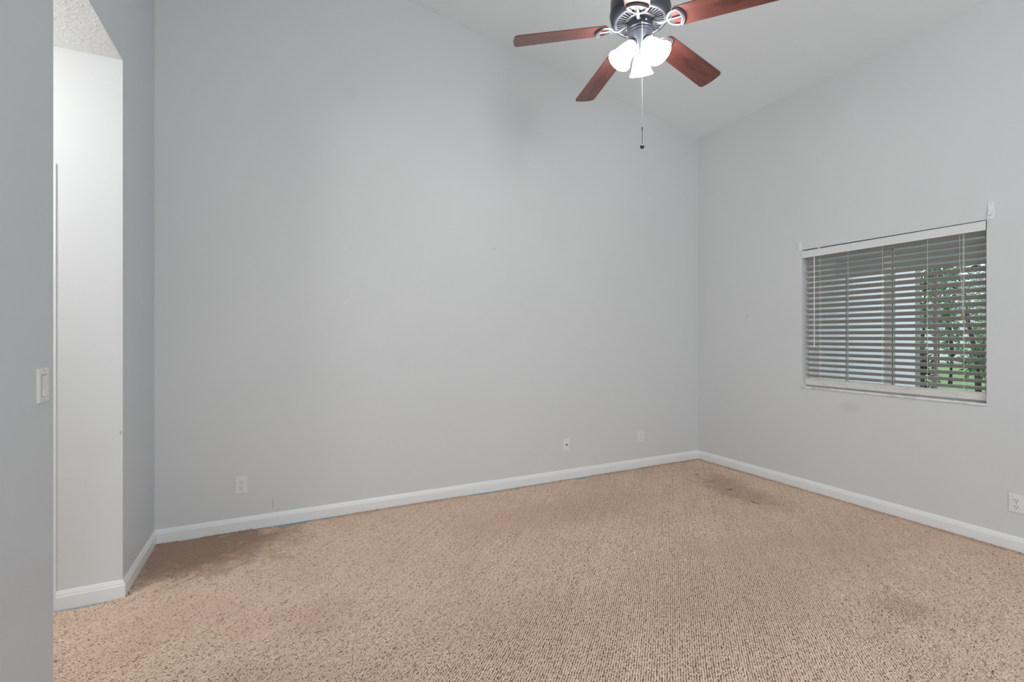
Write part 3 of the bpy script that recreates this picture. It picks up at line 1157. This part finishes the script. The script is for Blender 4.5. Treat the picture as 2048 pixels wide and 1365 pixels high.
def leaves(name, mat_, parent, blobs, cnt, size, slim=0.45, droop=0.3, seed=1):
    """leaf blades scattered in ellipsoids: blobs = (cx, cy, cz, rx, ry, rz)"""
    g_ = np.random.default_rng(seed)
    vs, ls = [], []
    wts = np.array([b[3] * b[4] * b[5] for b in blobs]) ** 0.6
    wts = wts / wts.sum()
    ids = g_.choice(len(blobs), cnt, p=wts)
    d = g_.normal(size=(cnt, 3))
    d /= np.linalg.norm(d, axis=1)[:, None]
    rr = g_.random(cnt) ** 0.45
    bl_ = np.array(blobs)[ids]
    c_ = bl_[:, :3] + d * rr[:, None] * bl_[:, 3:]
    dr = g_.normal(size=(cnt, 3)) * 0.7 + d * 0.6
    dr[:, 2] -= droop
    dr /= np.linalg.norm(dr, axis=1)[:, None]
    sd = np.cross(dr, g_.normal(size=(cnt, 3)))
    sd /= np.linalg.norm(sd, axis=1)[:, None]
    nn = np.cross(dr, sd)
    l_ = size * (0.6 + 0.8 * g_.random(cnt))[:, None]
    V = np.stack([c_, c_ + dr * l_ * 0.45 + sd * l_ * slim * 0.5 + nn * l_ * 0.06, c_ + dr * l_ - nn * l_ * 0.10, c_ + dr * l_ * 0.45 - sd * l_ * slim * 0.5 + nn * l_ * 0.06], 1)
    me = bpy.data.meshes.new(name)
    me.vertices.add(cnt * 4)
    me.vertices.foreach_set('co', V.astype(np.float32).reshape(-1))
    me.loops.add(cnt * 4)
    me.loops.foreach_set('vertex_index', np.arange(cnt * 4, dtype=np.int32))
    me.polygons.add(cnt)
    me.polygons.foreach_set('loop_start', np.arange(cnt, dtype=np.int32) * 4)
    me.update(calc_edges=True)
    a = me.attributes.new('yarn', 'FLOAT', 'POINT')
    a.data.foreach_set('value', np.repeat(g_.random(cnt).astype(np.float32), 4))
    me.materials.append(mat_)
    o = bpy.data.objects.new(name, me)
    C.objects.link(o)
    o.parent = parent
    return o


def plant(name, label, cat, x, y, mat_, blobs, cnt, size, trunk, slim=0.45, droop=0.3, seed=1, group=None):
    r = thing(name, label, cat, (x, y, GZ - 0.03), group=group)
    leaves('foliage', mat_, r, blobs, int(cnt * 1.6), size * 0.66, slim, droop, seed)
    bm = B()
    for pts, r0, r1 in trunk:
        nn = len(pts)
        tube(bm, pts, [0.62 * (r0 + (r1 - r0) * i / (nn - 1)) for i in range(nn)], n=8)
    obj('trunk', bm, M_bark, r, 60)
    return r


def at(u_, X_):
    return (X_, at_y(u_, X_))


G = 'trees beyond the patio'
x_, y_ = at(1846, 19.0)
plant('garden_tree', 'slender mid green tree seen through the blind beside the tan patio post', 'tree', x_, y_, M_leaf,
      [(0, 0, 2.2, 0.40, 0.34, 1.1), (0.2, -0.1, 3.5, 0.60, 0.50, 0.7)], 520, 0.22,
      [([(0, 0, 0), (0.05, 0.03, 1.0), (0, -0.05, 2.2), (0.1, 0, 3.6)], 0.07, 0.03)], seed=3, group=G)
x_, y_ = at(1838, 13.5)
plant('garden_shrub', 'dark leafy shrub growing low behind the patio beside the white wall', 'shrub', x_, y_, M_leafd,
      [(0, 0, 0.55, 0.30, 0.28, 0.36), (0.1, 0.1, 0.95, 0.22, 0.22, 0.34)], 330, 0.22,
      [([(0, 0, 0), (0.1, 0.1, 0.5), (0.2, 0.15, 0.9)], 0.05, 0.02), ([(0, 0, 0), (-0.1, -0.12, 0.5), (-0.15, -0.2, 1.0)], 0.04, 0.02)], 0.35, 0.1, seed=4)
x_, y_ = at(1900, 17.0)
plant('garden_tree', 'tall deep green tree seen through the middle of the open slats', 'tree', x_, y_, M_leaf,
      [(0, 0, 1.8, 0.32, 0.32, 1.1), (0, 0.05, 3.1, 0.46, 0.44, 0.8)], 640, 0.20,
      [([(0, 0, 0), (0.05, -0.03, 1.0), (0.0, 0.05, 2.2), (0.05, 0, 3.4)], 0.10, 0.04)], seed=5, group=G)
x_, y_ = at(1957, 16.0)
plant('garden_tree', 'broad silver green tree with dark branches seen at the window end away from the corner', 'tree', x_, y_, M_leafs,
      [(0, 0.05, 2.8, 0.62, 0.55, 0.9), (0.1, -0.35, 2.0, 0.50, 0.42, 0.7)], 760, 0.17,
      [([(0, 0, 0), (0.05, 0.05, 0.9), (-0.05, 0.2, 1.9), (0, 0.3, 3.0)], 0.11, 0.04), ([(0.05, 0.05, 0.9), (0.1, -0.25, 1.7), (0.1, -0.5, 2.6)], 0.07, 0.03)], seed=6, group=G)
x_, y_ = at(1963, 12.2)
plant('garden_shrub', 'glossy green bush with long leaves in front of the silver green tree', 'shrub', x_, y_, M_leaf,
      [(0, 0, 0.95, 0.30, 0.28, 0.30), (0, -0.2, 1.3, 0.26, 0.24, 0.28)], 230, 0.28,
      [([(0, 0, 0), (0.03, 0.05, 0.6), (0.0, 0.1, 1.2)], 0.04, 0.02)], 0.22, 0.5, seed=7)
x_, y_ = at(1994, 23.0)
plant('garden_tree', 'bright green tree standing far behind the garden at the frame end of the window', 'tree', x_, y_, M_leafl,
      [(0, 0, 2.6, 1.1, 0.9, 1.3), (0, 0.2, 1.3, 0.8, 0.7, 0.7)], 1100, 0.24,
      [([(0, 0, 0), (0.1, 0, 1.2), (0, 0.1, 2.8)], 0.14, 0.05)], seed=8, group=G)
x_, y_ = at(1874, 28.0)
plant('garden_tree', 'pale bluish green tree far off in front of the white garden wall', 'tree', x_, y_, M_leafs,
      [(0, 0, 3.4, 1.2, 0.9, 1.2), (0, 0.4, 2.4, 0.7, 0.6, 0.7)], 700, 0.26,
      [([(0, 0, 0), (0.1, 0, 1.4), (0, 0.1, 3.4)], 0.14, 0.05)], seed=9, group=G)
# low ground cover near the patio edge: nobody could count it
gc = leaves('ground_cover', M_leafs, None, [(10.3, 3.9, GZ + 0.02, 1.1, 0.75, 0.10)], 2600, 0.10, 0.5, -0.4, 11)
gc['kind'] = 'stuff'
tag(gc, 'low silvery green ground cover growing beyond the patio edge', 'plants')
